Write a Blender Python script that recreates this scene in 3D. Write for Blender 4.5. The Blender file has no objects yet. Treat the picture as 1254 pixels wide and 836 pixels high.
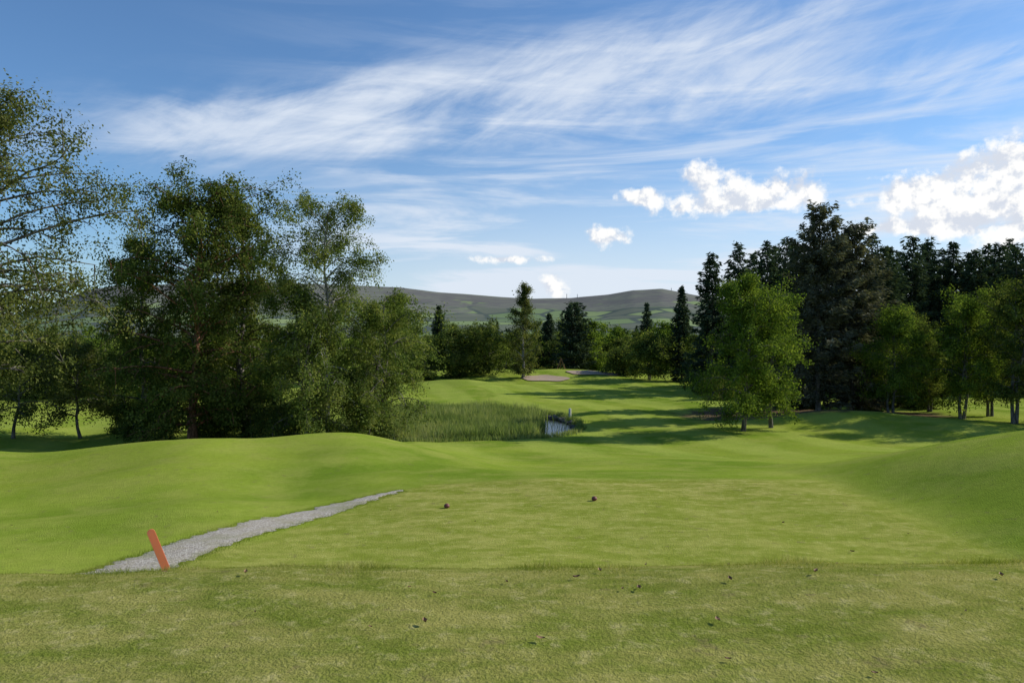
import bpy, math, numpy as np
from mathutils import Vector
E=6.0; F=906.0; VH=410.0
rng=np.random.default_rng(7)
sc=bpy.context.scene
sc.view_settings.view_transform='Standard'; sc.view_settings.look='None'; sc.view_settings.exposure=0
SUN_AZ=73.0; SUN_EL=32.0
PX,PY,PRX,PRY=-3.4,47.0,7.3,8.6

# ------------------------------------------------------------ terrain
def ss(a,b,x):
    t=np.clip((x-a)/(b-a),0,1); return t*t*(3-2*t)
_fy=np.arange(-20,260,0.2)
def prof(ys,zs,k=5):
    z=np.interp(_fy,ys,zs); ker=np.ones(k)/k
    zp=np.pad(z,k,mode='edge')
    for _ in range(2): zp=np.convolve(zp,ker,mode='same')
    return zp[k:-k]
PC=prof([-20,0,5.7,6.7,8.3,9,15.6,18,22,28,34,39,56,75,90,103,120,150,260],
        [-1.6,-1.65,-1.74,-2.15,-2.9,-3.0,-3.05,-3.35,-4.0,-4.7,-5.3,-5.6,-5.6,-5.85,-6.15,-5.9,-5.8,-5.5,-5.0])
PL=prof([-20,0,5.7,6.7,8.3,9,12,15,18,22,25,30,36,40,56,75,90,103,120,150,260],
        [-1.6,-1.65,-1.74,-2.15,-2.9,-3.0,-3.12,-3.32,-3.38,-3.22,-3.38,-4.4,-5.35,-5.6,-5.6,-5.7,-5.9,-5.9,-5.8,-5.5,-5.0])
def H(x,y):
    x=np.asarray(x,float); y=np.asarray(y,float)
    c=np.interp(y,_fy,PC); l=np.interp(y,_fy,PL)
    wl=ss(1.2,-5.5,x)
    z=c*(1-wl)+l*wl
    z=z-np.clip(0.07*(-9-x),0,0.75)*ss(12,20,y)*(1-ss(28,40,y))
    xr=np.clip(x-6.6,0,None)
    b=1.45*(1-np.exp(-(xr**1.6)*0.14))
    z=z+b*ss(3,8,y)*(1-ss(14,25,y))
    z=z+0.012*x*(1-ss(6,9,y))*np.clip(y/4,0,1)
    z=z+0.65*np.exp(-(((x-20)/4.5)**2+((y-47)/3.5)**2))
    z=z+0.5*np.exp(-(((x-27)/7.0)**2+((y-42)/6.0)**2))
    z=z+0.9*np.exp(-(((x-4)/14.0)**2+((y-106)/7.0)**2))
    z=z+0.8*np.exp(-(((x+5)/9.0)**2+((y-80)/7.0)**2))
    f=ss(15,30,y)
    z=z+f*(0.08*np.sin(x*0.45+y*0.21)+0.07*np.sin(y*0.37-x*0.18+1)) +0.012*np.sin(x*1.7+y*0.8)+0.012*np.sin(y*2.1-x*0.9)
    z=z+ss(9,13,y)*(1-ss(40,60,y))*ss(-3,-6,x)*(0.09*np.sin(x*0.9+y*0.5)+0.07*np.sin(x*0.5-y*1.1))
    z=z+np.exp(-((y-6.0)/1.2)**2)*(0.006*np.sin(x*2.9+1)+0.004*np.sin(x*6.1))
    p=((x-PX)/PRX)**2+((y-PY)/PRY)**2
    z=z-0.40*(1-ss(0.92,1.12,p))
    r=np.hypot(x,y)
    z=z+np.clip(r-260,0,None)*0.0012
    return z+E
def Hs(x,y): return float(H(x,y))

def mesh_np(name,V,quads=None,tris=None,mats=(),qmi=None,tmi=None,smooth=False):
    me=bpy.data.meshes.new(name)
    V=np.asarray(V,np.float32); nq=0 if quads is None else len(quads); nt=0 if tris is None else len(tris)
    loops=[];starts=[];tot=[]
    if nq: loops.append(np.asarray(quads,np.int32).ravel()); starts.append(np.arange(nq)*4)
    if nt: loops.append(np.asarray(tris,np.int32).ravel()); starts.append(nq*4+np.arange(nt)*3)
    L=np.concatenate(loops).astype(np.int32); S=np.concatenate(starts).astype(np.int32)
    me.vertices.add(len(V)); me.vertices.foreach_set('co',V.ravel())
    me.loops.add(len(L)); me.loops.foreach_set('vertex_index',L)
    me.polygons.add(len(S)); me.polygons.foreach_set('loop_start',S)
    for m in mats: me.materials.append(m)
    mi=[]
    if nq: mi.append(np.zeros(nq,np.int32) if qmi is None else np.asarray(qmi,np.int32))
    if nt: mi.append(np.zeros(nt,np.int32) if tmi is None else np.asarray(tmi,np.int32))
    me.polygons.foreach_set('material_index',np.concatenate(mi))
    if smooth is True: me.polygons.foreach_set('use_smooth',np.ones(len(S),bool))
    me.update(calc_edges=True)
    ob=bpy.data.objects.new(name,me); sc.collection.objects.link(ob); return ob

# ------------------------------------------------------------ node helper
class NT:
    def __init__(s,nt): s.nt=nt; s.n=nt.nodes; s.l=nt.links
    def new(s,t,**k):
        nd=s.n.new(t)
        for a,b in k.items(): setattr(nd,a,b)
        return nd
    def put(s,inp,v):
        if v is None: return
        if isinstance(v,bpy.types.NodeSocket): s.l.new(v,inp)
        else: inp.default_value=v
    def m(s,op,a,b=None,c=None,clamp=False):
        nd=s.new('ShaderNodeMath',operation=op,use_clamp=clamp)
        s.put(nd.inputs[0],a); s.put(nd.inputs[1],b); s.put(nd.inputs[2],c); return nd.outputs[0]
    def mix(s,f,a,b,bt='MIX'):
        nd=s.new('ShaderNodeMix',data_type='RGBA',blend_type=bt)
        s.put(nd.inputs[0],f); s.put(nd.inputs[6],a if isinstance(a,bpy.types.NodeSocket) else (*a,1)); s.put(nd.inputs[7],b if isinstance(b,bpy.types.NodeSocket) else (*b,1)); return nd.outputs[2]
    def sm(s,v,a,b,lo=0.0,hi=1.0):
        nd=s.new('ShaderNodeMapRange',interpolation_type='SMOOTHSTEP')
        s.put(nd.inputs[0],v); s.put(nd.inputs[1],a); s.put(nd.inputs[2],b); s.put(nd.inputs[3],lo); s.put(nd.inputs[4],hi); return nd.outputs[0]
    def noise(s,vec,scale,detail=3,rough=0.55,dist=0.0):
        nd=s.new('ShaderNodeTexNoise'); s.put(nd.inputs['Vector'],vec); nd.inputs['Scale'].default_value=scale
        nd.inputs['Detail'].default_value=detail; nd.inputs['Roughness'].default_value=rough; nd.inputs['Distortion'].default_value=dist
        return nd.outputs[0]
    def comb(s,x,y,z=0.0):
        nd=s.new('ShaderNodeCombineXYZ'); s.put(nd.inputs[0],x); s.put(nd.inputs[1],y); s.put(nd.inputs[2],z); return nd.outputs[0]
    def sep(s,v):
        nd=s.new('ShaderNodeSeparateXYZ'); s.put(nd.inputs[0],v); return nd.outputs
    def vscale(s,v,sc3):
        nd=s.new('ShaderNodeVectorMath',operation='MULTIPLY'); s.put(nd.inputs[0],v); nd.inputs[1].default_value=sc3; return nd.outputs[0]
    def vma(s,v,mul,add):
        nd=s.new('ShaderNodeVectorMath',operation='MULTIPLY_ADD'); s.put(nd.inputs[0],v); nd.inputs[1].default_value=mul; nd.inputs[2].default_value=add; return nd.outputs[0]
    def dot(s,a,b):
        nd=s.new('ShaderNodeVectorMath',operation='DOT_PRODUCT'); s.put(nd.inputs[0],a); s.put(nd.inputs[1],b); return nd.outputs['Value']
def newmat(name):
    m=bpy.data.materials.new(name); m.use_nodes=True; t=NT(m.node_tree); t.n.clear(); return m,t
def finish(t,sh):
    o=t.new('ShaderNodeOutputMaterial'); t.l.new(sh,o.inputs[0])
def princ(t,col,rough=0.8,normal=None,spec=0.3):
    p=t.new('ShaderNodeBsdfPrincipled'); t.put(p.inputs['Base Color'],col if isinstance(col,bpy.types.NodeSocket) else (*col,1))
    t.put(p.inputs['Roughness'],rough); p.inputs['Specular IOR Level'].default_value=spec
    if normal is not None: t.l.new(normal,p.inputs['Normal'])
    return p.outputs[0]
def bump(t,h,st,dist):
    b=t.new('ShaderNodeBump'); b.inputs['Strength'].default_value=st; b.inputs['Distance'].default_value=dist; t.l.new(h,b.inputs['Height']); return b.outputs[0]

def leaf_mat(name,dark,mid,light,trans=0.35,nscale=0.9):
    m,t=newmat(name)
    g=t.new('ShaderNodeNewGeometry'); pos=g.outputs['Position']
    r=g.outputs['Random Per Island']
    n=t.noise(pos,nscale,1)
    a=t.m('ADD',t.m('MULTIPLY',r,0.5),t.m('MULTIPLY',t.sm(n,0.3,0.7),0.5))
    rp=t.new('ShaderNodeValToRGB'); e=rp.color_ramp.elements; e[0].position=0.12; e[0].color=(*dark,1); e[1].position=0.9; e[1].color=(*light,1); k=e.new(0.5); k.color=(*mid,1)
    t.l.new(a,rp.inputs[0]); c=rp.outputs[0]
    d=t.new('ShaderNodeBsdfDiffuse'); t.l.new(c,d.inputs[0])
    tr=t.new('ShaderNodeBsdfTranslucent'); c2=t.mix(1.0,c,(1.35,1.35,0.7),'MULTIPLY'); t.l.new(c2,tr.inputs[0])
    mx=t.new('ShaderNodeMixShader'); mx.inputs[0].default_value=trans; t.l.new(d.outputs[0],mx.inputs[1]); t.l.new(tr.outputs[0],mx.inputs[2])
    finish(t,mx.outputs[0]); return m
def bark_mat(name,a,b):
    m,t=newmat(name); g=t.new('ShaderNodeNewGeometry'); v=t.vscale(g.outputs['Position'],(6,6,1.5))
    n=t.noise(v,2.0,3,0.65); c=t.mix(t.sm(n,0.35,0.65),a,b); d=t.new('ShaderNodeBsdfDiffuse'); t.l.new(c,d.inputs[0]); finish(t,d.outputs[0]); return m

M_alder=leaf_mat('leaf_alder',(0.045,0.062,0.018),(0.10,0.122,0.034),(0.22,0.225,0.075),0.38)
M_dark=leaf_mat('leaf_dark',(0.036,0.058,0.015),(0.084,0.118,0.026),(0.20,0.225,0.06),0.40)
M_birch=leaf_mat('leaf_birch',(0.05,0.08,0.02),(0.12,0.165,0.038),(0.25,0.27,0.08),0.42)
M_fresh=leaf_mat('leaf_fresh',(0.045,0.082,0.015),(0.11,0.17,0.026),(0.21,0.265,0.048),0.42)
M_con=leaf_mat('needle_spruce',(0.020,0.034,0.020),(0.044,0.068,0.037),(0.10,0.13,0.07),0.18)
M_conb=leaf_mat('needle_brownish',(0.042,0.048,0.032),(0.10,0.105,0.067),(0.21,0.205,0.14),0.18)
M_bark=bark_mat('bark_grey',(0.07,0.062,0.052),(0.20,0.185,0.16))
M_barkr=bark_mat('bark_reddish',(0.11,0.055,0.033),(0.30,0.16,0.10))
M_barkb=bark_mat('bark_birch',(0.12,0.11,0.10),(0.36,0.35,0.32))

# ------------------------------------------------------------ ground
def ground_material():
    m,t=newmat('grass_ground'); g=t.new('ShaderNodeNewGeometry'); pos=g.outputs['Position']
    x,y,z=t.sep(pos)
    big=t.noise(pos,0.12,3,0.6); med=t.noise(pos,0.7,4,0.65); fine=t.noise(pos,7.0,4,0.7); vf=t.noise(pos,42.0,2,0.7)
    pst=t.noise(t.vscale(pos,(1.0,2.2,1.0)),1.3,5,0.7)
    fair=t.mix(t.sm(big,0.38,0.62),(0.148,0.225,0.022),(0.230,0.295,0.036))
    fair=t.mix(t.m('MULTIPLY',t.sm(med,0.38,0.70),0.65),fair,(0.285,0.31,0.065))
    st=t.m('SINE',t.m('ADD',t.m('MULTIPLY',t.m('ADD',x,t.m('MULTIPLY',y,0.22)),1.25),t.m('MULTIPLY',big,5.0)))
    fair=t.mix(t.m('MULTIPLY',t.sm(st,-0.5,0.5),t.m('MULTIPLY',t.sm(y,22.0,36.0),0.45)),fair,(0.33,0.39,0.075))
    st2=t.m('SINE',t.m('ADD',t.m('MULTIPLY',t.m('SUBTRACT',y,t.m('MULTIPLY',x,0.35)),2.1),t.m('MULTIPLY',med,2.0)))
    fair=t.mix(t.m('MULTIPLY',t.sm(st2,-0.6,0.6),t.m('MULTIPLY',t.sm(x,-2.0,-4.0),0.22)),fair,(0.27,0.33,0.05))
    tee=t.mix(t.sm(pst,0.38,0.64),(0.20,0.235,0.032),(0.34,0.33,0.085))
    tee=t.mix(t.m('MULTIPLY',t.sm(fine,0.5,0.72),0.5),tee,(0.40,0.365,0.15))
    tee=t.mix(t.m('MULTIPLY',t.sm(big,0.45,0.6),0.3),tee,(0.22,0.275,0.038))
    wob=t.m('MULTIPLY',t.m('SUBTRACT',med,0.5),1.2)
    xm=t.m('ADD',x,wob); ym=t.m('ADD',y,wob)
    left=t.m('SUBTRACT',xm,t.m('SUBTRACT',t.m('MULTIPLY',y,0.42),8.6))
    tm=t.m('MULTIPLY',t.sm(left,-0.1,0.3),t.m('SUBTRACT',1.0,t.sm(xm,6.2,7.2)))
    tm=t.m('MULTIPLY',tm,t.m('SUBTRACT',1.0,t.sm(ym,15.4,16.3)))
    col=t.mix(t.m('MULTIPLY',tm,0.92),fair,tee)
    rgh=t.mix(t.sm(pst,0.35,0.65),(0.15,0.185,0.028),(0.27,0.26,0.07))
    rgh=t.mix(t.m('MULTIPLY',t.sm(fine,0.5,0.72),0.6),rgh,(0.36,0.32,0.14))
    rm=t.m('SUBTRACT',1.0,t.sm(ym,7.6,8.8))
    col=t.mix(rm,col,rgh)
    rr=t.m('MULTIPLY',t.sm(big,0.5,0.6),t.sm(y,60.0,80.0))
    col=t.mix(t.m('MULTIPLY',rr,0.4),col,(0.12,0.18,0.03))
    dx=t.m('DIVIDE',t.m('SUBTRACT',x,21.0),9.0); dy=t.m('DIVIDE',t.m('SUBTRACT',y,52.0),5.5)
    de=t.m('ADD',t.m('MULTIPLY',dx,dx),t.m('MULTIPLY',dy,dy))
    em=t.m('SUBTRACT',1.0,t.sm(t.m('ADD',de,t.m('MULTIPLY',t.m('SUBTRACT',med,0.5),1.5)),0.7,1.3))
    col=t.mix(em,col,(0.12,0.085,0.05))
    bx=t.m('DIVIDE',t.m('SUBTRACT',x,PX),PRX); by=t.m('DIVIDE',t.m('SUBTRACT',y,PY),PRY)
    bm_=t.m('SUBTRACT',1.0,t.sm(t.m('ADD',t.m('MULTIPLY',bx,bx),t.m('MULTIPLY',by,by)),1.0,1.10))
    col=t.mix(bm_,col,(0.05,0.045,0.025))
    v=t.m('ADD',0.46,t.m('ADD',t.m('MULTIPLY',fine,0.55),t.m('MULTIPLY',vf,0.50)))
    col=t.mix(1.0,col,t.comb(v,v,v),'MULTIPLY')
    sp=t.noise(pos,3.3,3,0.75)
    col=t.mix(t.m('MULTIPLY',t.sm(sp,0.61,0.72),0.45),col,(0.17,0.125,0.07))
    h=t.m('ADD',t.m('MULTIPLY',fine,0.5),vf)
    nb=bump(t,h,0.55,0.03)
    d=t.new('ShaderNodeBsdfDiffuse'); t.l.new(col,d.inputs[0]); t.l.new(nb,d.inputs['Normal'])
    finish(t,d.outputs[0]); return m
GM=ground_material()
ang=np.concatenate([np.arange(-180,-60,4.0),np.arange(-60,60,0.35),np.arange(60,180,4.0)])
rad=[]
rr=0.4
while rr<7000:
    rad.append(rr); rr+=max(0.11,rr*0.0115) if rr<300 else rr*0.06
rad=np.array(rad); A,R=np.meshgrid(np.radians(ang),rad)
X=np.sin(A)*R; Y=np.cos(A)*R; Z=H(X,Y)
nr,na=X.shape
V=np.stack([X,Y,Z],-1).reshape(-1,3); V=np.vstack([V,[[0,0,Hs(0,0)]]])
i=np.arange(nr-1)[:,None]*na; j=np.arange(na)[None,:]; j2=(j+1)%na
Q=np.stack([i+j,i+na+j,i+na+j2,i+j2],-1).reshape(-1,4)[:, ::-1]
jj=np.arange(na); T=np.stack([np.full(na,len(V)-1),(jj+1)%na,jj],-1)
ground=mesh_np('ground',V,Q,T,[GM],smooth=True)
if ground.data.polygons[5000].normal.z<0: ground.data.flip_normals()

# ------------------------------------------------------------ hills
def azel(px,v):
    X=(px-627)/F; Zz=(VH-v)/F; return math.atan(X), math.atan(Zz/math.hypot(1,X))
sil=[(-900,395),(-300,390),(0,392),(50,378),(110,357),(150,352),(250,349),(340,348),(430,351),(490,354),(540,360),(600,364),(650,367),(700,367),(745,363),(775,358),(810,356),(840,361),(880,368),(960,366),(1100,370),(1254,376),(2200,392)]
sa=np.array([azel(*p)[0] for p in sil]); se=np.array([math.tan(azel(*p)[1]) for p in sil])
def vn(x,y,seed=0):
    out=0;a=1.0
    r=np.random.default_rng(seed)
    for k in range(6):
        for _ in range(3):
            th=r.uniform(0,6.28); ph=r.uniform(0,6.28); f=(2**k)
            out=out+a*np.sin(f*(x*np.cos(th)+y*np.sin(th))+ph)
        a*=0.5
    return out/4
ha=np.radians(np.arange(-62,62,0.22)); hr=np.concatenate([np.arange(900,3700,55),np.arange(3700,5200,150)])
HA,HR=np.meshgrid(ha,hr)
peak=3600.0; e=np.interp(HA,sa,se); Xh=np.sin(HA)*HR; Yh=np.cos(HA)*HR
prog=np.clip((HR-900)/(peak-900),0,1)
prf=0.22*ss(0,0.35,prog)+0.78*ss(0.25,1,prog)
nz=vn(Xh/420,Yh/420,3)*18*np.sin(np.pi*np.clip(prog,0,1))
Zh=E-5+ (e*peak+5)*prf + nz + vn(Xh/120,Yh/120,5)*3*prog
Zh=np.where(HR>peak,Zh-(HR-peak)*0.05,Zh)
Vh=np.stack([Xh,Yh,Zh],-1).reshape(-1,3); n2=len(ha); ii=np.arange(len(hr)-1)[:,None]*n2; j=np.arange(n2-1)[None,:]
Qh=np.stack([ii+j,ii+j+1,ii+n2+j+1,ii+n2+j],-1).reshape(-1,4)
def hill_mat():
    m,t=newmat('hill_moorland_hazed'); g=t.new('ShaderNodeNewGeometry'); pos=g.outputs['Position']; x,y,z=t.sep(pos)
    n=t.noise(pos,0.003,4,0.65); n2=t.noise(pos,0.02,4,0.7)
    moor=t.mix(t.sm(n,0.4,0.62),(0.125,0.115,0.085),(0.16,0.165,0.10)); moor=t.mix(t.m('MULTIPLY',t.sm(n2,0.45,0.65),0.6),moor,(0.09,0.075,0.07))
    pz=t.vscale(pos,(1.0,0.55,0.0))
    vo=t.new('ShaderNodeTexVoronoi'); vo.inputs['Scale'].default_value=0.0075; t.l.new(pz,vo.inputs['Vector'])
    vd=t.new('ShaderNodeTexVoronoi',feature='DISTANCE_TO_EDGE'); vd.inputs['Scale'].default_value=0.0075; t.l.new(pz,vd.inputs['Vector'])
    cs=t.sep(vo.outputs['Color'])
    fld=t.mix(cs[0],(0.12,0.18,0.05),(0.24,0.30,0.09)); fld=t.mix(t.sm(cs[1],0.5,0.6),fld,(0.11,0.12,0.065))
    fld=t.mix(t.m('SUBTRACT',1.0,t.sm(vd.outputs['Distance'],0.03,0.09)),fld,(0.055,0.07,0.04))
    hm=t.sm(t.m('ADD',z,t.m('MULTIPLY',t.m('SUBTRACT',n,0.5),240.0)),84.0,98.0)
    c=t.mix(hm,fld,moor); c=t.mix(0.18,c,(0.20,0.25,0.32))  # last mix paints bluish distance haze into the hill base colour
    d=t.new('ShaderNodeBsdfDiffuse'); t.l.new(c,d.inputs[0]); finish(t,d.outputs[0]); return m
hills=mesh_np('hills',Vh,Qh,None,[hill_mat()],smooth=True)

# ------------------------------------------------------------ tree generators
def tube(P,Rr,sides=6):
    P=np.asarray(P,float); n=len(P); V=np.zeros((n,sides,3))
    T=np.gradient(P,axis=0); T/=np.linalg.norm(T,axis=1)[:,None]+1e-9
    th=np.arange(sides)*2*np.pi/sides; ct=np.cos(th)[:,None]; st=np.sin(th)[:,None]
    for k in range(n):
        tx,ty,tz=T[k]
        if abs(tx)<0.8: u=np.array([0,tz,-ty])
        else: u=np.array([-tz,0,tx])
        u=u/math.sqrt((u*u).sum()); w=np.array([ty*u[2]-tz*u[1],tz*u[0]-tx*u[2],tx*u[1]-ty*u[0]])
        V[k]=P[k]+Rr[k]*(ct*u+st*w)
    s=np.arange(sides); s2=(s+1)%sides; k=(np.arange(n-1)*sides)[:,None]
    Q=np.stack([k+s,k+s2,k+sides+s2,k+sides+s],-1).reshape(-1,4)
    return V.reshape(-1,3),Q
class Acc:
    def __init__(s): s.V=[];s.Q=[];s.M=[];s.n=0
    def add(s,V,Q,m):
        s.V.append(V); s.Q.append(Q+s.n); s.M.append(np.full(len(Q),m)); s.n+=len(V)
    def get(s): return np.vstack(s.V),np.vstack(s.Q),np.concatenate(s.M)
def leaves(C,out,size,r,aspect=0.55,hang=0.0,bias=0.9):
    n=len(C)
    nrm=r.normal(size=(n,3))*0.8+bias*out+np.array([0,0,0.45]); nrm/=np.linalg.norm(nrm,axis=1)[:,None]
    t=r.normal(size=(n,3)); t[:,2]-=hang; t-= (t*nrm).sum(1)[:,None]*nrm; t/=np.linalg.norm(t,axis=1)[:,None]+1e-9
    b=np.cross(nrm,t); s=size*r.uniform(0.6,1.3,n)[:,None]
    V=np.stack([C-t*s*0.5,C+b*s*aspect*0.5-t*s*0.05,C+t*s*0.5,C-b*s*aspect*0.5-t*s*0.05],1).reshape(-1,3)
    Q=np.arange(n*4).reshape(-1,4); return V,Q
def broadleaf(seed,h,cr,base=0.15,nl=34,nleaf=20000,lsize=0.2,droop=0.3,cl=0.55,trunk_r=None,peak=0.38,up=0.9,stems=1,tube_sub=True,leafy=1.0,topfrac=0.92,subs=6,pw_=2.0):
    r=np.random.default_rng(seed); acc=Acc()
    tr=trunk_r or h*0.014
    def env(t): 
        return math.sqrt(max(0.04,1-((t-peak)/(1.04-peak))**pw_)) if t>peak else 0.6+0.4*math.sin(t/peak*math.pi/2)
    clusters=[];outs=[];wts=[]; branches=[]
    for s in range(stems):
        lean=r.normal(0,0.03,2)+ (r.normal(0,0.10,2) if stems>1 else 0)
        K=9; tt=np.linspace(0,topfrac if s==0 else topfrac*0.88,K)
        wob=np.cumsum(r.normal(0,0.010*h,(K,2)),0); wob[0]=0
        P=np.stack([wob[:,0]+lean[0]*tt*h,wob[:,1]+lean[1]*tt*h,tt*h],1)
        if stems>1: P[:,:2]+=r.normal(0,0.15,2)
        Rr=tr*(1-tt*0.93)*(0.75 if stems>1 else 1)+0.01; Rr[0]*=1.35
        P0=P.copy(); P0[0,2]-=0.4
        branches.append((P0,Rr,8))
        n=nl//stems
        for k in range(n):
            f=(k+r.uniform(0,1))/n; t=f**0.9
            hz=(base+(topfrac-base)*t)*h*(1 if s==0 else 0.9)
            hz0=max(hz-up*0.10*h*(1-t),0.06*h)
            p=np.array([np.interp(hz0/h,tt,P[:,0]),np.interp(hz0/h,tt,P[:,1]),hz0])
            az=k*2.39996+r.uniform(-0.5,0.5)+s*1.3
            L=cr*env(t)*r.uniform(0.55,1.15)
            el=up*(0.35+0.75*t)+r.normal(0,0.12)
            d=np.array([math.cos(az)*math.cos(el),math.sin(az)*math.cos(el),math.sin(el)])
            pts=[p];dd=d.copy();seg=L/5/max(0.6,math.cos(el))*(1-0.3*t)
            for a in range(5):
                dd=dd+np.array([0,0,-droop*0.28*(1+a*0.35)])+r.normal(0,0.10,3); dd/=np.linalg.norm(dd)
                pts.append(pts[-1]+dd*seg)
            pts=np.array(pts); r0=tr*0.42*(1-0.75*t)+0.012
            branches.append((pts,r0*np.linspace(1,0.2,6),5))
            for b in range(subs):
                u=r.uniform(0.25,1.0) if b else 1.0
                pi=np.array([np.interp(u*5,np.arange(6),pts[:,c]) for c in range(3)])
                sd=dd*0.6+r.normal(0,0.7,3)+np.array([0,0,0.1-droop*0.9]); sd/=np.linalg.norm(sd)
                sl=L*r.uniform(0.14,0.36)+0.15
                e1=pi+sd*sl*0.5+np.array([0,0,0.04*sl]); e2=pi+sd*sl+np.array([0,0,-droop*0.35*sl])
                if tube_sub: branches.append((np.array([pi,e1,e2]),[0.35*r0,0.22*r0,0.008],4))
                for cpt in (e1,e2,(e1+pi)/2):
                    if r.uniform()<leafy:
                        clusters.append(cpt+r.normal(0,0.1,3)); o=cpt-np.array([p[0],p[1],hz-0.1*h]); outs.append(o/(np.linalg.norm(o)+1e-6)); wts.append(r.uniform(0.3,1.6))
    C=np.array(clusters); O=np.array(outs); W=np.array(wts); W/=W.sum()
    zs=(h-cl*0.4)/np.percentile(C[:,2],99.7); rs=min(1.7,max(0.4,(cr-cl*0.3)/np.percentile(np.hypot(C[:,0],C[:,1]),94)))
    sc3=np.array([rs,rs,zs]); C=C*sc3
    for (p_,r_,s_) in branches:
        v,q=tube(p_*sc3,np.asarray(r_),s_); acc.add(v,q,0)
    idx=r.choice(len(C),nleaf,p=W)
    crad=(cl*r.uniform(0.5,1.25,len(C)))[idx][:,None]
    dirs=r.normal(size=(nleaf,3)); dirs/=np.linalg.norm(dirs,axis=1)[:,None]
    off=dirs*(r.uniform(0,1,nleaf)**0.55)[:,None]*crad*1.05*np.array([1,1,0.7+droop*0.8])
    cen=C[idx]+off-np.array([0,0,1])*droop*0.5*crad
    cen[:,2]=np.maximum(cen[:,2],0.05)
    o=dirs*0.9+O[idx]*0.6
    v,q=leaves(cen,o,lsize,r,0.6,hang=droop*1.5); acc.add(v,q,1)
    return acc
def conifer(seed,h,cr,base=0.08,nleaf=16000,lsize=0.3,ragged=0.25,power=0.85):
    r=np.random.default_rng(seed); acc=Acc()
    tr=h*0.013; K=8; tt=np.linspace(0,1,K); P=np.stack([r.normal(0,0.05,K),r.normal(0,0.05,K),tt*h],1); P[0,2]-=0.4
    v,q=tube(P,tr*(1-tt*0.95)+0.01,7); acc.add(v,q,0)
    z=base*h; cs=[];os=[]; az0=0
    while z<h*0.985:
        t=(z/h-base)/(1-base); nb=6 if t<0.8 else 4
        for k in range(nb):
            az=az0+k*6.283/nb+r.normal(0,0.25); L=cr*((1-t)**power*0.95+0.03)*r.uniform(1-ragged*1.6,1+ragged)
            if t<0.15: L*=0.6+2.6*t
            L=max(L,0.12)
            sl=-0.35+0.85*t+r.normal(0,0.12)
            d=np.array([math.cos(az),math.sin(az),0]); n=6; s=np.linspace(0,1,n)
            pts=np.array([0,0,z])+d*(s*L)[:,None]+np.array([0,0,1])*(sl*L*s+0.16*L*s**3)[:,None]+r.normal(0,0.03,(n,3))*s[:,None]
            if L>0.5:
                v,q=tube(pts[[0,2,5]],(0.03*(1-t)+0.008)*np.array([1,0.6,0.25]),4); acc.add(v,q,0)
            m=max(3,int(L*7)); a=r.uniform(0.12,1.0,m)**0.8; side=np.array([-d[1],d[0],0])
            pt=np.stack([np.interp(a*(n-1),np.arange(n),pts[:,c]) for c in range(3)],1); w=(1-a*0.75)*L*0.26; o=r.uniform(-1,1,m)
            cs.append(pt+side*(o*w)[:,None]-np.array([0,0,1])*(np.abs(o)*w*0.3)[:,None]); os.append(d+side*(o*0.9)[:,None]+np.array([0,0,-0.25]))
        z+=h*0.026*r.uniform(0.7,1.3)*(1.1-0.45*t); az0+=0.7
    C=np.vstack(cs); O=np.vstack(os); O/=np.linalg.norm(O,axis=1)[:,None]
    idx=r.integers(0,len(C),nleaf); cen=C[idx]+r.normal(0,0.11,(nleaf,3))*np.array([1,1,1.1])
    T=O[idx]+r.normal(0,0.35,(nleaf,3)); T/=np.linalg.norm(T,axis=1)[:,None]
    nn=np.cross(T,r.normal(size=(nleaf,3))); nn/=np.linalg.norm(nn,axis=1)[:,None]; B=np.cross(nn,T)
    s=lsize*r.uniform(0.6,1.3,nleaf)[:,None]
    V=np.stack([cen-T*s*0.5,cen+B*s*0.18,cen+T*s*0.6,cen-B*s*0.18],1).reshape(-1,3)
    acc.add(V,np.arange(nleaf*4).reshape(-1,4),1); return acc
def put(name,acc,px,d,mats,rot=None):
    v,q,m=acc.get(); ob=mesh_np(name,v,q,None,mats,m)
    x=(px-627)/F*d; ob.location=(x,d,Hs(x,d)-0.03); ob.rotation_euler[2]=rng.uniform(0,6.28) if rot is None else rot
    return ob
def hgt(px,d,v): 
    x=(px-627)/F*d; return (VH-v)/F*d+E-Hs(x,d)
seed=100
def BT(name,px,d,top,cr,mat,bark,**k):
    global seed; seed+=1
    return put(name,broadleaf(seed,hgt(px,d,top),cr,**k),px,d,[bark,mat])
def CT(name,px,d,top,cr,mat=None,**k):
    global seed; seed+=1
    return put(name,conifer(seed,hgt(px,d,top),cr,**k),px,d,[M_bark,mat or M_con])

# left group
BT('alder_tree',-48,19,62,3.7,M_alder,M_bark,base=0.33,nl=62,nleaf=72000,lsize=0.082,droop=0.28,cl=0.46,peak=0.4,subs=7,pw_=2.4)
BT('alder_tree',15,38,400,2.8,M_alder,M_bark,base=0.34,nl=28,nleaf=16000,lsize=0.11,droop=0.3,cl=0.5)
BT('alder_tree',100,41,406,2.5,M_alder,M_bark,base=0.32,nl=26,nleaf=14000,lsize=0.12,droop=0.3,cl=0.5)
BT('broadleaf_tree',236,38,206,4.4,M_dark,M_barkr,base=0.14,nl=68,nleaf=78000,lsize=0.135,droop=0.3,cl=0.68,trunk_r=0.22,peak=0.6,subs=7,pw_=3.6)
BT('broadleaf_tree',302,40,234,3.3,M_dark,M_bark,base=0.07,nl=52,nleaf=44000,lsize=0.135,droop=0.35,cl=0.62,peak=0.5,pw_=2.8)
BT('broadleaf_tree',178,41,290,2.4,M_dark,M_bark,base=0.05,nl=38,nleaf=28000,lsize=0.135,droop=0.35,cl=0.55,peak=0.4)
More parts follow.
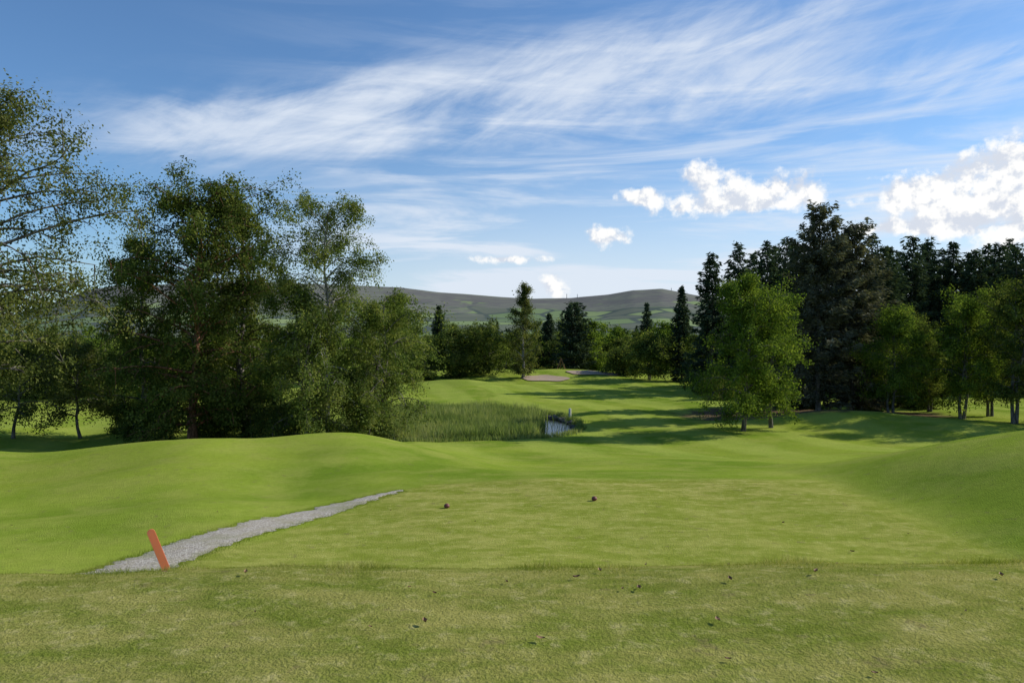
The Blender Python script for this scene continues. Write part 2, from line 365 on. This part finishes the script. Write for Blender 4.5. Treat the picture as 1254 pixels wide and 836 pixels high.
BT('birch_tree',404,37,233,2.8,M_birch,M_barkb,base=0.18,nl=56,nleaf=48000,lsize=0.105,droop=0.5,cl=0.48,trunk_r=0.13,peak=0.5,pw_=2.6)
BT('willow_tree',458,40,354,3.1,M_birch,M_bark,base=0.06,nl=46,nleaf=42000,lsize=0.115,droop=0.5,cl=0.55,stems=3,peak=0.35)
BT('willow_tree',372,36.5,335,2.4,M_birch,M_bark,base=0.05,nl=38,nleaf=28000,lsize=0.115,droop=0.5,cl=0.52,stems=2,peak=0.35)
for px,d,top,cr in [(345,38,482,1.3),(190,39,478,1.4),(262,40,490,1.2),(310,38.5,475,1.3),(445,38,478,1.3),(150,42,478,1.2)]:
    BT('shrub',px,d,top,cr,M_birch if px>300 else M_dark,M_bark,base=0.02,nl=18,nleaf=8000,lsize=0.115,droop=0.2,cl=0.45,stems=3,peak=0.3)
# middle distance
BT('ash_tree',487,88,360,4.0,M_birch,M_bark,base=0.05,nl=34,nleaf=12000,lsize=0.32,cl=0.8)
BT('hawthorn_tree',560,100,395,4.0,M_dark,M_bark,base=0.08,nl=34,nleaf=12000,lsize=0.28,cl=0.9,stems=2,peak=0.45)
BT('hawthorn_tree',597,102,388,4.4,M_dark,M_bark,base=0.12,nl=36,nleaf=13000,lsize=0.28,cl=0.9,stems=2,peak=0.5)
BT('birch_tree',640,98,346,2.3,M_alder,M_barkb,base=0.06,nl=44,nleaf=16000,lsize=0.21,cl=0.65,up=1.1,droop=0.1,peak=0.35)
CT('spruce_tree',537,118,374,2.4,nleaf=5000,lsize=0.5)
CT('spruce_tree',672,128,384,2.6,nleaf=5000,lsize=0.5)
CT('cypress_tree',703,116,371,3.6,nleaf=9000,lsize=0.5,power=0.45)
CT('spruce_tree',835,96,349,2.3,nleaf=8000,lsize=0.42,base=0.02)
CT('spruce_tree',792,140,370,2.2,nleaf=4000,lsize=0.5)
BT('oak_tree',722,120,390,4.0,M_fresh,M_bark,base=0.05,nl=30,nleaf=8000,lsize=0.36,cl=1.0)
BT('oak_tree',757,138,394,5.0,M_fresh,M_bark,base=0.05,nl=30,nleaf=9000,lsize=0.4,cl=1.0)
BT('hawthorn_tree',762,103,420,3.0,M_dark,M_bark,base=0.2,nl=30,nleaf=9000,lsize=0.26,cl=0.7,stems=2,peak=0.5)
BT('hawthorn_tree',795,97,404,3.9,M_dark,M_bark,base=0.24,nl=34,nleaf=12000,lsize=0.26,cl=0.8,stems=3,peak=0.5)
BT('ash_tree',822,112,393,3.6,M_fresh,M_bark,base=0.05,nl=30,nleaf=8000,lsize=0.35,cl=0.9)
# right group
BT('birch_tree',910,42,334,2.6,M_fresh,M_bark,base=0.22,nl=50,nleaf=38000,lsize=0.125,droop=0.25,cl=0.55,trunk_r=0.12,peak=0.3)
BT('birch_tree',945,43.5,352,2.1,M_fresh,M_bark,base=0.22,nl=40,nleaf=22000,lsize=0.13,droop=0.25,cl=0.52,trunk_r=0.11,peak=0.3)
CT('spruce_tree',1002,51,252,3.3,M_conb,nleaf=36000,lsize=0.26,base=0.08,power=0.5,ragged=0.4)
CT('spruce_tree',1045,52,274,3.1,M_conb,nleaf=32000,lsize=0.26,base=0.08,power=0.5,ragged=0.4)
CT('spruce_tree',975,57,300,2.8,nleaf=18000,lsize=0.3,base=0.05,power=0.7)
CT('spruce_tree',1082,60,300,3.2,nleaf=18000,lsize=0.32,base=0.05,power=0.7)
for px,d,top in [(874,76,312),(906,79,300),(936,74,292),(962,80,290),(1066,77,294),(1092,72,298),(1116,74,286),(1140,76,291),(1170,76,287),(1196,73,300),(1220,75,290),(1248,72,303),(1278,74,295),(1312,74,300),(990,82,300),(1030,82,292),(1104,84,300),(1155,84,298),(1208,84,302),(1128,80,302),(1184,80,304),(1234,80,300),(922,84,306),(950,86,304)]:
    CT('spruce_tree',px+rng.uniform(-4,4),d,top+rng.uniform(-8,8),3.4+rng.uniform(-.5,.6),nleaf=9500,lsize=0.42,base=0.04,power=0.7,ragged=0.35)
for px,d,top,cr,mt,b in [(1092,49,372,2.1,M_fresh,.26),(1140,54,378,2.3,M_dark,.2),(1178,48,352,2.5,M_fresh,.28),(1212,50,362,2.1,M_dark,.28),(1246,45,328,2.7,M_dark,.26),(1300,46,320,3.2,M_dark,.2),(1370,44,320,3.4,M_dark,.2)]:
    BT('broadleaf_tree',px,d,top,cr,mt,M_bark,base=b,nl=42,nleaf=26000,lsize=0.125,droop=0.2,cl=0.55,stems=2)
for px,d,top,cr in [(1065,54,488,1.2),(1130,56,480,1.4),(985,58,485,1.4),(1100,58,460,1.8),(885,64,458,2.0),(868,72,452,2.2)]:
    BT('shrub',px,d,top,cr,M_dark,M_bark,base=0.02,nl=18,nleaf=6000,lsize=0.14,droop=0.2,cl=0.45,stems=3,peak=0.3)

# distant woodland: one object
def woodland(name,items,mats,sd):
    big=Acc(); r=np.random.default_rng(sd)
    protos=[broadleaf(900+k,10,3.4+0.4*k,base=0.02,nl=24,nleaf=3000,lsize=0.45,cl=1.0,tube_sub=False) for k in range(3)]+[conifer(950,12,2.6,nleaf=2200,lsize=0.6,base=0.02)]
    pg=[p.get() for p in protos]
    for (x,y,h,k) in items:
        v,q,m=pg[k]; a=r.uniform(0,6.28); s=h/(12 if k==3 else 10); 
        R=np.array([[math.cos(a),-math.sin(a),0],[math.sin(a),math.cos(a),0],[0,0,1]])
        vv=(v@R.T)*np.array([max(s,0.8),max(s,0.8),s])+np.array([x,y,Hs(x,y)-0.1])
        mm=m.copy(); mm[m==1]=3 if k==3 else int(r.choice([1,1,2]))
        big.V.append(vv); big.Q.append(q+big.n); big.M.append(mm); big.n+=len(vv)
    v,q,m=big.get(); return mesh_np(name,v,q,None,mats,m)
items=[];r=np.random.default_rng(5)
for row,(d0,t0) in enumerate([(150,406),(175,400)]):
    px=-250
    while px<1500:
        d=d0+r.uniform(-10,10); x=(px-627)/F*d; topv=t0+r.uniform(-12,12)
        items.append((x,d,(VH-topv)/F*d+E-Hs(x,d),int(r.choice([0,1,2,3],p=[.3,.25,.25,.2])))); px+=r.uniform(17,30)
for px in np.arange(-120,520,22):
    d=68+r.uniform(-4,6)+(30 if px>330 else 0); x=(px-627)/F*d; topv=414+r.uniform(-12,16); items.append((x,d,(VH-topv)/F*d+E-Hs(x,d),int(r.choice([0,1,2]))))
for px in np.arange(520,860,20):
    d=128+r.uniform(-5,5); x=(px-627)/F*d; topv=410+r.uniform(-10,12); items.append((x,d,(VH-topv)/F*d+E-Hs(x,d),int(r.choice([0,1,2,2]))))
for px in np.arange(860,1330,24):
    d=92+r.uniform(-5,5); x=(px-627)/F*d; topv=395+r.uniform(-20,20); items.append((x,d,(VH-topv)/F*d+E-Hs(x,d),int(r.choice([0,1,2,3]))))
woodland('distant_woodland',items,[M_bark,M_dark,M_fresh,M_con],8)

# ------------------------------------------------------------ pond + reeds
def pond_in(x,y): return ((x-PX)/PRX)**2+((y-PY)/PRY)**2
m,t=newmat('pond_water'); g=t.new('ShaderNodeNewGeometry'); n=t.noise(g.outputs['Position'],5.0,3)
finish(t,princ(t,(0.018,0.02,0.012),0.16,bump(t,n,0.35,0.03),0.35)); MW=m
th=np.linspace(0,2*np.pi,90,endpoint=False)
zw=float(np.mean(H(PX+PRX*0.7*np.cos(th),PY+PRY*0.7*np.sin(th))))+0.16
Vp=[]
for a in np.linspace(0,1,6):
    xx=PX+PRX*1.02*np.cos(th)*a; yy=PY+PRY*1.02*np.sin(th)*a; Vp.append(np.stack([xx,yy,zw+0*xx],1))
Vp=np.vstack(Vp); Qp=[(a*90+b,(a+1)*90+b,(a+1)*90+(b+1)%90,a*90+(b+1)%90) for a in range(5) for b in range(90)]
mesh_np('pond',Vp,np.array(Qp),None,[MW],smooth=True)
def blades(name,X,Y,hh,w,mat,lean=0.35,seg2=True):
    n=len(X); r=np.random.default_rng(len(X)); Zb=H(X,Y); a=r.uniform(0,6.28,n); d=np.stack([np.cos(a),np.sin(a),np.zeros(n)],1)
    a2=r.uniform(0,6.28,n); ln=np.stack([np.cos(a2),np.sin(a2),np.zeros(n)],1)*(r.uniform(0,lean,n)*hh)[:,None]
    B=np.stack([X,Y,Zb-0.01],1); up=np.array([0,0,1]); W=d*w
    if seg2:
        mid=B+up*hh[:,None]*0.55+ln*0.35; tip=B+up*hh[:,None]+ln
        V=np.stack([B-W/2,B+W/2,mid+W*0.4,mid-W*0.4,tip],1).reshape(-1,3); k=np.arange(n)*5
        return mesh_np(name,V,np.stack([k,k+1,k+2,k+3],1),np.stack([k+3,k+2,k+4],1),[mat])
    tip=B+up*hh[:,None]+ln
    V=np.stack([B-W/2,B+W/2,tip],1).reshape(-1,3); k=np.arange(n)*3
    return mesh_np(name,V,None,np.stack([k,k+1,k+2],1),[mat])
M_reed=leaf_mat('reed_leaf',(0.08,0.13,0.04),(0.18,0.24,0.075),(0.32,0.34,0.15),0.42,0.45)
r=np.random.default_rng(11); n=52000
x=r.uniform(-11,5,n); y=r.uniform(37,57,n); p=pond_in(x,y)
keep=(p<0.94+r.normal(0,0.04,n)) & ~((x>1.8+0.3*np.sin(y*1.3)+0.04*(y-47))&(r.uniform(size=n)<0.99))
x=x[keep];y=y[keep]; patch=0.5+0.3*np.sin(x*1.1+np.sin(y*0.7)*2)*np.sin(y*0.9)+0.2*np.sin(x*3.1+y)*np.sin(y*2.3)
blades('reeds',x,y,(0.85+0.45*patch)*r.uniform(0.7,1.15,len(x)),0.045,M_reed,0.45)
n=9000; th=r.uniform(0,6.28,n); q=r.normal(1.05,0.03,n); x=PX+PRX*q*np.cos(th); y=PY+PRY*q*np.sin(th)
blades('tall_grass',x,y,r.uniform(0.1,0.35,n),0.03,M_reed,0.6)

# ------------------------------------------------------------ path
pc=np.array([(-5.2,8.9),(-5.0,9.4),(-4.8,9.95),(-4.42,11.05),(-3.98,12.25),(-3.3,13.6),(-2.75,14.4),(-2.2,15.1)]); pw=np.array([0.85,0.88,0.9,0.88,0.8,0.62,0.42,0.12])
tt=np.linspace(0,7,160); cx=np.interp(tt,np.arange(8),pc[:,0]); cy=np.interp(tt,np.arange(8),pc[:,1]); w=np.interp(tt,np.arange(8),pw)
k=np.ones(15)/15; cx=np.convolve(np.pad(cx,7,mode='edge'),k,'valid'); cy=np.convolve(np.pad(cy,7,mode='edge'),k,'valid')
tx=np.gradient(cx);ty=np.gradient(cy);L=np.hypot(tx,ty)+1e-9; nx=ty/L; ny=-tx/L
r=np.random.default_rng(3); jl=np.convolve(r.normal(0,0.09,160),np.ones(3)/3,'same'); jr=np.convolve(r.normal(0,0.09,160),np.ones(3)/3,'same')
cols=[]
for a in np.linspace(-1,1,9):
    off=a*w/2+(jr if a>0 else jl)*abs(a)**3
    X_=cx+nx*off; Y_=cy+ny*off; cols.append(np.stack([X_,Y_,H(X_,Y_)+0.018-0.014*abs(a)**6],1))
Vp=np.stack(cols,1).reshape(-1,3); Qp=[(a*9+b,a*9+b+1,(a+1)*9+b+1,(a+1)*9+b) for a in range(159) for b in range(8)]
m,t=newmat('gravel'); g=t.new('ShaderNodeNewGeometry'); pos=g.outputs['Position']
n1=t.noise(pos,30,4,0.75); n2=t.noise(pos,3,4,0.6); vo=t.new('ShaderNodeTexVoronoi'); vo.inputs['Scale'].default_value=45; t.l.new(pos,vo.inputs['Vector'])
c=t.mix(t.sm(n1,0.36,0.64),(0.24,0.21,0.17),(0.50,0.455,0.38)); c=t.mix(t.m('MULTIPLY',t.sm(n2,0.48,0.66),0.5),c,(0.30,0.27,0.16)); c=t.mix(t.m('MULTIPLY',t.sm(t.noise(pos,1.3,3),0.50,0.66),0.5),c,(0.22,0.23,0.10))
finish(t,princ(t,c,0.95,bump(t,t.m('ADD',vo.outputs['Distance'],n1),0.6,0.015)))
pth=mesh_np('gravel_path',Vp,np.array(Qp),None,[m],smooth=True)
if pth.data.polygons[0].normal.z<0: pth.data.flip_normals()

# ------------------------------------------------------------ grass blades (foreground)
M_gr=leaf_mat('grass_blade',(0.12,0.165,0.024),(0.22,0.25,0.045),(0.44,0.39,0.18),0.40,3.0)
r=np.random.default_rng(21); n=230000
y=2.6+5.0*r.uniform(0,1,n)**0.9; x=r.uniform(-1,1,n)*(0.75*y+0.4)
pn=0.5+0.25*np.sin(x*2.3+np.sin(y*3.1)*1.3)*np.sin(y*2.7+x*0.8)+0.25*np.sin(x*7.3+2*np.sin(y*5.1))*np.sin(y*8.7+2*np.sin(x*3.8))
hh=(0.007+0.014*pn)*r.uniform(0.6,1.7,n)+0.014*np.exp(-((y-6.0)/0.45)**2)*r.uniform(0,1.8,n)**2*np.clip(0.7+np.sin(x*3.7)+0.6*np.sin(x*9.1),0.1,2)
blades('grass',x,y,hh,0.0036,M_gr,1.5,False)
M_gp=leaf_mat('grass_blade_edge',(0.12,0.18,0.02),(0.19,0.25,0.034),(0.30,0.30,0.09),0.4,1.2)
r=np.random.default_rng(22); n=16000; s=r.integers(0,160,n); sd=r.choice([-1,1],n); off=sd*w[s]/2+r.normal(0,0.07,n)
X_=cx[s]+nx[s]*off+r.normal(0,0.02,n); Y_=cy[s]+ny[s]*off+r.normal(0,0.03,n)
blades('grass_edge',X_,Y_,r.uniform(0.015,0.045,n),0.007,M_gp,0.8,False)

# fallen leaves
r=np.random.default_rng(33); n=55
y=2.9+13*r.uniform(0,1,n)**1.3; x=r.uniform(-1,1,n)*0.7*y
extra=[(1000,710,1),(880,770,1),(735,692,1),(783,723,1),(662,792,1),(300,700,1),(960,640,0),(1045,675,0),(895,716,1),(706,705,1),(1228,716,1),(520,768,1)]
V=[];Q=[]
ptsx=list(zip(x,y,r.uniform(0.012,0.024,n)))
for (u,v,k) in extra:
    yy=1.73/((v-VH)/F) if k else 3.0/((v-VH)/F); ptsx.append(((u-627)/F*yy,yy,0.036))
for (a,b,s) in ptsx:
    z=Hs(a,b)+(0.016 if s<0.03 else 0.022); th=r.uniform(0,6.28); c_,s_=math.cos(th),math.sin(th); base=len(V); cu=r.uniform(0.2,0.7)
    for i in range(5):
        u=i/4-0.5; ww=0.42*math.cos(u*math.pi*0.92)
        for k in (-1,0,1):
            lx=u*s*1.5; ly=k*ww*s; lz=abs(k)*cu*s*0.6+u*u*s*0.8
            V.append((a+lx*c_-ly*s_,b+lx*s_+ly*c_,z+lz))
    for i in range(4):
        for k in range(2): q=base+i*3+k; Q.append((q,q+1,q+4,q+3))
m,t=newmat('dry_leaf'); g=t.new('ShaderNodeNewGeometry'); c=t.mix(g.outputs['Random Per Island'],(0.12,0.06,0.035),(0.34,0.20,0.10)); finish(t,princ(t,c,0.7))
mesh_np('fallen_leaves',V,np.array(Q),None,[m])

# ------------------------------------------------------------ bmesh objects
import bmesh
def bm_obj(name,bm,mats,smooth=False):
    me=bpy.data.meshes.new(name); bm.normal_update(); bm.to_mesh(me); bm.free()
    for mm in mats: me.materials.append(mm)
    if smooth:
        for p in me.polygons: p.use_smooth=True
    ob=bpy.data.objects.new(name,me); sc.collection.objects.link(ob); return ob
def paint(name,col,dirt,rough=0.5):
    m,t=newmat(name); tc=t.new('ShaderNodeTexCoord'); n=t.noise(tc.outputs['Object'],14,5,0.7); c=t.mix(t.m('MULTIPLY',t.sm(n,0.5,0.7),0.6),col,dirt)
    finish(t,princ(t,c,rough,bump(t,n,0.2,0.01))); return m
bm=bmesh.new(); W=0.045; hgt_=0.60; prof2=[(-W,-0.15),(W,-0.15),(W,hgt_-W)]+[(W*math.cos(a),hgt_-W+W*math.sin(a)) for a in np.linspace(0.2,math.pi-0.2,9)]+[(-W,hgt_-W)]
vs=[bm.verts.new((a,-0.011,b)) for a,b in prof2]; f=bm.faces.new(vs); ex=bmesh.ops.extrude_face_region(bm,geom=[f]); bmesh.ops.translate(bm,verts=[g_ for g_ in ex['geom'] if isinstance(g_,bmesh.types.BMVert)],vec=(0,0.022,0))
bmesh.ops.recalc_face_normals(bm,faces=bm.faces); bmesh.ops.bevel(bm,geom=[e_ for e_ in bm.edges if len(e_.link_faces)==2 and e_.calc_face_angle()>1.2],offset=0.003,segments=2,affect='EDGES')
stake=bm_obj('marker_stake',bm,[paint('orange_paint',(0.80,0.22,0.10),(0.55,0.24,0.15))])
d=9.05; sx=(205-627)/F*d; stake.location=(sx,d,Hs(sx,d)+0.06); stake.rotation_euler=(math.radians(-6),math.radians(-20),math.radians(25))
def tee_marker(px,v):
    y=3.03/((v-VH)/F); x=(px-627)/F*y
    bm=bmesh.new(); segs=20; rings=[]
    for (rr_,zz) in [(0.001,-0.05),(0.008,-0.03),(0.012,0.0),(0.030,0.004),(0.048,0.018),(0.052,0.036),(0.046,0.056),(0.030,0.072),(0.012,0.079),(0.002,0.080)]:
        rings.append([bm.verts.new((rr_*math.cos(k*6.2832/segs),rr_*math.sin(k*6.2832/segs),zz)) for k in range(segs)])
    for a in range(len(rings)-1):
        for k in range(segs): bm.faces.new((rings[a][k],rings[a][(k+1)%segs],rings[a+1][(k+1)%segs],rings[a+1][k]))
    bm.faces.new(rings[-1])
    o=bm_obj('tee_marker',bm,[MT],True); o.location=(x,y,Hs(x,y)); return o
MT=paint('marker_paint',(0.18,0.06,0.05),(0.09,0.05,0.03)); tee_marker(547,619); tee_marker(728,614)
ms,t=newmat('sand'); g=t.new('ShaderNodeNewGeometry'); n=t.noise(g.outputs['Position'],1.5,5,0.7); finish(t,princ(t,t.mix(n,(0.26,0.19,0.13),(0.42,0.33,0.24)),0.95,bump(t,n,0.3,0.1)))
def bunker(cxp,y0,ax,ay):
    x0=(cxp-627)/F*y0; V=[];Q=[]; N=48; Rn=7
    for a in range(Rn):
        fr=a/(Rn-1)
        for k in range(N):
            th=k*6.2832/N; q=fr*(1+0.10*math.sin(2*th+1)+0.07*math.sin(5*th)); xx=x0+ax*q*math.cos(th); yy=y0+ay*q*math.sin(th); V.append((xx,yy,Hs(xx,yy)+0.05+0.05*fr**4))
    for a in range(Rn-1):
        for k in range(N): Q.append((a*N+k,(a+1)*N+k,(a+1)*N+(k+1)%N,a*N+(k+1)%N))
    mesh_np('bunker_sand',V,np.array(Q),None,[ms],smooth=True)
bunker(668,98,2.9,2.8); bunker(728,103,3.6,2.0)
bm=bmesh.new(); bmesh.ops.create_cone(bm,segments=10,radius1=0.10,radius2=0.085,depth=0.8,cap_ends=True); bmesh.ops.bevel(bm,geom=list(bm.edges),offset=0.012,segments=1,affect='EDGES')
o=bm_obj('white_post',bm,[paint('white_paint',(0.62,0.61,0.57),(0.35,0.33,0.28))]); y=50.0; x=(698-627)/F*y; o.location=(x,y,Hs(x,y)+0.25)
mst,t=newmat('rock'); g=t.new('ShaderNodeNewGeometry'); n=t.noise(g.outputs['Position'],6,5,0.7); finish(t,princ(t,t.mix(n,(0.04,0.038,0.03),(0.17,0.16,0.13)),0.9,bump(t,n,0.6,0.05)))
r=np.random.default_rng(44); bm=bmesh.new()
for k in range(44):
    th=-0.5+2.1*k/43; q=1.0+r.normal(0,0.012); x=PX+PRX*q*math.cos(th); y=PY+PRY*q*math.sin(th)
    res=bmesh.ops.create_icosphere(bm,subdivisions=2,radius=r.uniform(0.14,0.30))
    for v in res['verts']:
        nz_=1+0.18*math.sin(v.co.x*17+k)+0.15*math.sin(v.co.y*13+v.co.z*11+k*2); v.co=Vector((v.co.x*nz_*1.2,v.co.y*nz_,v.co.z*nz_*0.75))+Vector((x,y,Hs(x,y)+0.05))
bm_obj('pond_stones',bm,[mst])
mwood=bark_mat('weathered_wood',(0.14,0.075,0.045),(0.30,0.18,0.11)); acc=Acc()
for a,b,rd in [((-0.7,0,0),(0,0.1,2.0),.07),((0.7,0,0),(0,0.1,2.0),.07),((0,1.6,0),(0,0.1,2.0),.07),((-0.42,0.03,0.95),(0.42,0.03,0.95),.05)]:
    v,q=tube(np.array([a,b]),[rd,rd*0.85],8); acc.add(v,q,0)
v,q,mi=acc.get(); o=mesh_np('wooden_frame',v,q,None,[mwood]); y=112; x=(687-627)/F*y; o.location=(x,y,Hs(x,y)-0.1)
mm,t=newmat('mast_steel'); finish(t,princ(t,(0.25,0.26,0.28),0.5))
for px,hm in [(694,34),(707,30),(822,26)]:
    a,_=azel(px,360); el=np.interp(a,sa,se); base=Vector((math.sin(a)*3560,math.cos(a)*3560,E+el*3600-6)); acc=Acc()
    for dx,dy in ((-1.5,-1.5),(1.5,-1.5),(0,1.5)):
        v,q=tube(np.array([(dx,dy,-6),(dx*0.2,dy*0.2,hm)]),[0.8,0.45],5); acc.add(v,q,0)
    for zz in np.linspace(0,hm*0.9,7):
        s=1-zz/hm*0.8; v,q=tube(np.array([(-1.5*s,-1.5*s,zz),(1.5*s,-1.5*s,zz+1.5)]),[0.25,0.25],4); acc.add(v,q,0)
    v,q=tube(np.array([(-3,0,hm*0.8),(3,0,hm*0.8)]),[0.6,0.6],5); acc.add(v,q,0)
    v,q,mi=acc.get(); o=mesh_np('radio_mast',v,q,None,[mm]); o.location=base

# ------------------------------------------------------------ sky
wd=bpy.data.worlds.new('World'); sc.world=wd; wd.use_nodes=True; t=NT(wd.node_tree); t.n.clear()
try: wd.cycles.sampling_method='NONE'
except Exception: pass
sky=t.new('ShaderNodeTexSky',sky_type='NISHITA'); sky.sun_disc=False; sky.sun_elevation=math.radians(SUN_EL); sky.sun_rotation=math.radians(SUN_AZ)
sky.air_density=1.0; sky.dust_density=0.5; sky.ozone_density=3.0; sky.altitude=50
tc=t.new('ShaderNodeTexCoord'); D=t.sep(tc.outputs['Generated'])
az=t.m('MULTIPLY',t.m('ARCTAN2',D[0],D[1]),10.0); el=t.m('MULTIPLY',t.m('ARCSINE',D[2]),10.0)
P=t.comb(az,el,0.0)
vr=t.new('ShaderNodeVectorRotate',rotation_type='Z_AXIS'); t.l.new(P,vr.inputs['Vector']); RD=math.radians(-11); vr.inputs['Angle'].default_value=RD; PR=vr.outputs[0]
def blob(px,v,rx,ry,rotd=False):
    a,e_=azel(px,v); a*=10;e_*=10; rx=rx/90.6; ry=ry/90.6
    if rotd: a,e_=a*math.cos(RD)-e_*math.sin(RD),a*math.sin(RD)+e_*math.cos(RD)
    u=t.vma(PR if rotd else P,(1/rx,1/ry,0),(-a/rx,-e_/ry,0)); q=t.dot(u,u)
    return t.m('EXPONENT',t.m('MULTIPLY',q,-1.0))
def addall(l):
    o=l[0]
    for k in l[1:]: o=t.m('ADD',o,k)
    return o
mask=t.m('MINIMUM',addall([blob(270,152,200,42,True),blob(560,125,250,48,True),blob(860,68,320,54,True),blob(1150,95,280,36,False)]),1.25)
f1=t.noise(t.vscale(PR,(0.45,1.9,1)),1.0,7,0.62,0.7)
vr2=t.new('ShaderNodeVectorRotate',rotation_type='Z_AXIS'); t.l.new(P,vr2.inputs['Vector']); vr2.inputs['Angle'].default_value=math.radians(-27); 
f2=t.noise(t.vma(vr2.outputs[0],(0.6,2.4,1),(5,2,4)),1.0,6,0.62,0.5)
fib=t.m('ADD',t.m('MULTIPLY',f1,0.6),t.m('MULTIPLY',f2,0.4))
cir=t.m('MULTIPLY',t.sm(t.m('ADD',fib,t.m('MULTIPLY',mask,0.18)),0.48,0.86),t.m('MINIMUM',mask,1.0))
g1=t.noise(t.vma(P,(0.28,2.6,1),(3,11,0)),1.0,6,0.6,0.5)
streak=t.m('MULTIPLY',t.sm(g1,0.42,0.68),t.m('MULTIPLY',t.m('ADD',t.sm(el,4.4,1.2),0.14),0.66))
haze=t.m('MULTIPLY',t.m('MULTIPLY',t.sm(el,2.8,0.3),t.sm(az,-5.5,0.5)),0.58)
haze0=t.m('MULTIPLY',t.sm(el,1.6,0.0),0.26)
thin=t.m('MINIMUM',t.m('ADD',t.m('ADD',t.m('MULTIPLY',cir,0.82),t.m('MULTIPLY',streak,t.sm(az,-5.0,0.0))),t.m('ADD',haze,haze0)),0.93)
bl=addall([blob(872,220,44,22),blob(972,232,42,20),blob(880,252,90,13),blob(1130,236,62,20),blob(1200,222,50,22),blob(1248,205,34,34),
        blob(1225,278,64,28),blob(745,290,32,14),blob(678,350,19,18),blob(785,240,26,9),blob(1110,278,90,9),blob(620,318,50,6)])
blc=t.m('MINIMUM',bl,1.05)
n0=t.noise(P,3.0,7,0.60); n1=t.noise(t.vma(P,(1,1,1),(0.06,0.11,0)),3.0,4,0.60)
c0=t.m('MULTIPLY',t.m('ADD',blc,t.m('MULTIPLY',t.m('SUBTRACT',n0,0.5),2.4)),t.sm(blc,0.02,0.25))
dens=t.sm(c0,0.36,0.95)
lit=t.sm(t.m('SUBTRACT',n0,n1),-0.10,0.06)
ccol=t.mix(lit,(6.0,6.4,7.2),(9.1,9.0,8.8))
tint=t.mix(1.0,sky.outputs[0],(0.80,1.03,1.22),'MULTIPLY')
c=t.mix(thin,tint,(6.6,7.2,8.1)); c=t.mix(t.m('MULTIPLY',dens,0.96),c,ccol)
bg=t.new('ShaderNodeBackground'); t.l.new(c,bg.inputs[0]); bg.inputs[1].default_value=0.115
o=t.new('ShaderNodeOutputWorld'); t.l.new(bg.outputs[0],o.inputs[0])
S=Vector((math.sin(math.radians(SUN_AZ))*math.cos(math.radians(SUN_EL)),math.cos(math.radians(SUN_AZ))*math.cos(math.radians(SUN_EL)),math.sin(math.radians(SUN_EL))))
ld=bpy.data.lights.new('sun','SUN'); ld.energy=5.0; ld.angle=math.radians(0.5); ld.color=(1.0,0.94,0.84)
lo=bpy.data.objects.new('sun',ld); sc.collection.objects.link(lo); lo.rotation_euler=S.to_track_quat('Z','Y').to_euler(); lo.location=(60,30,60)
cd=bpy.data.cameras.new('camera'); cd.sensor_width=36; cd.lens=36*F/1254; cd.clip_end=20000; cd.clip_start=0.05
co=bpy.data.objects.new('camera',cd); sc.collection.objects.link(co); co.location=(0,0,E); co.rotation_euler=(math.radians(90-0.5),0,0)
sc.camera=co
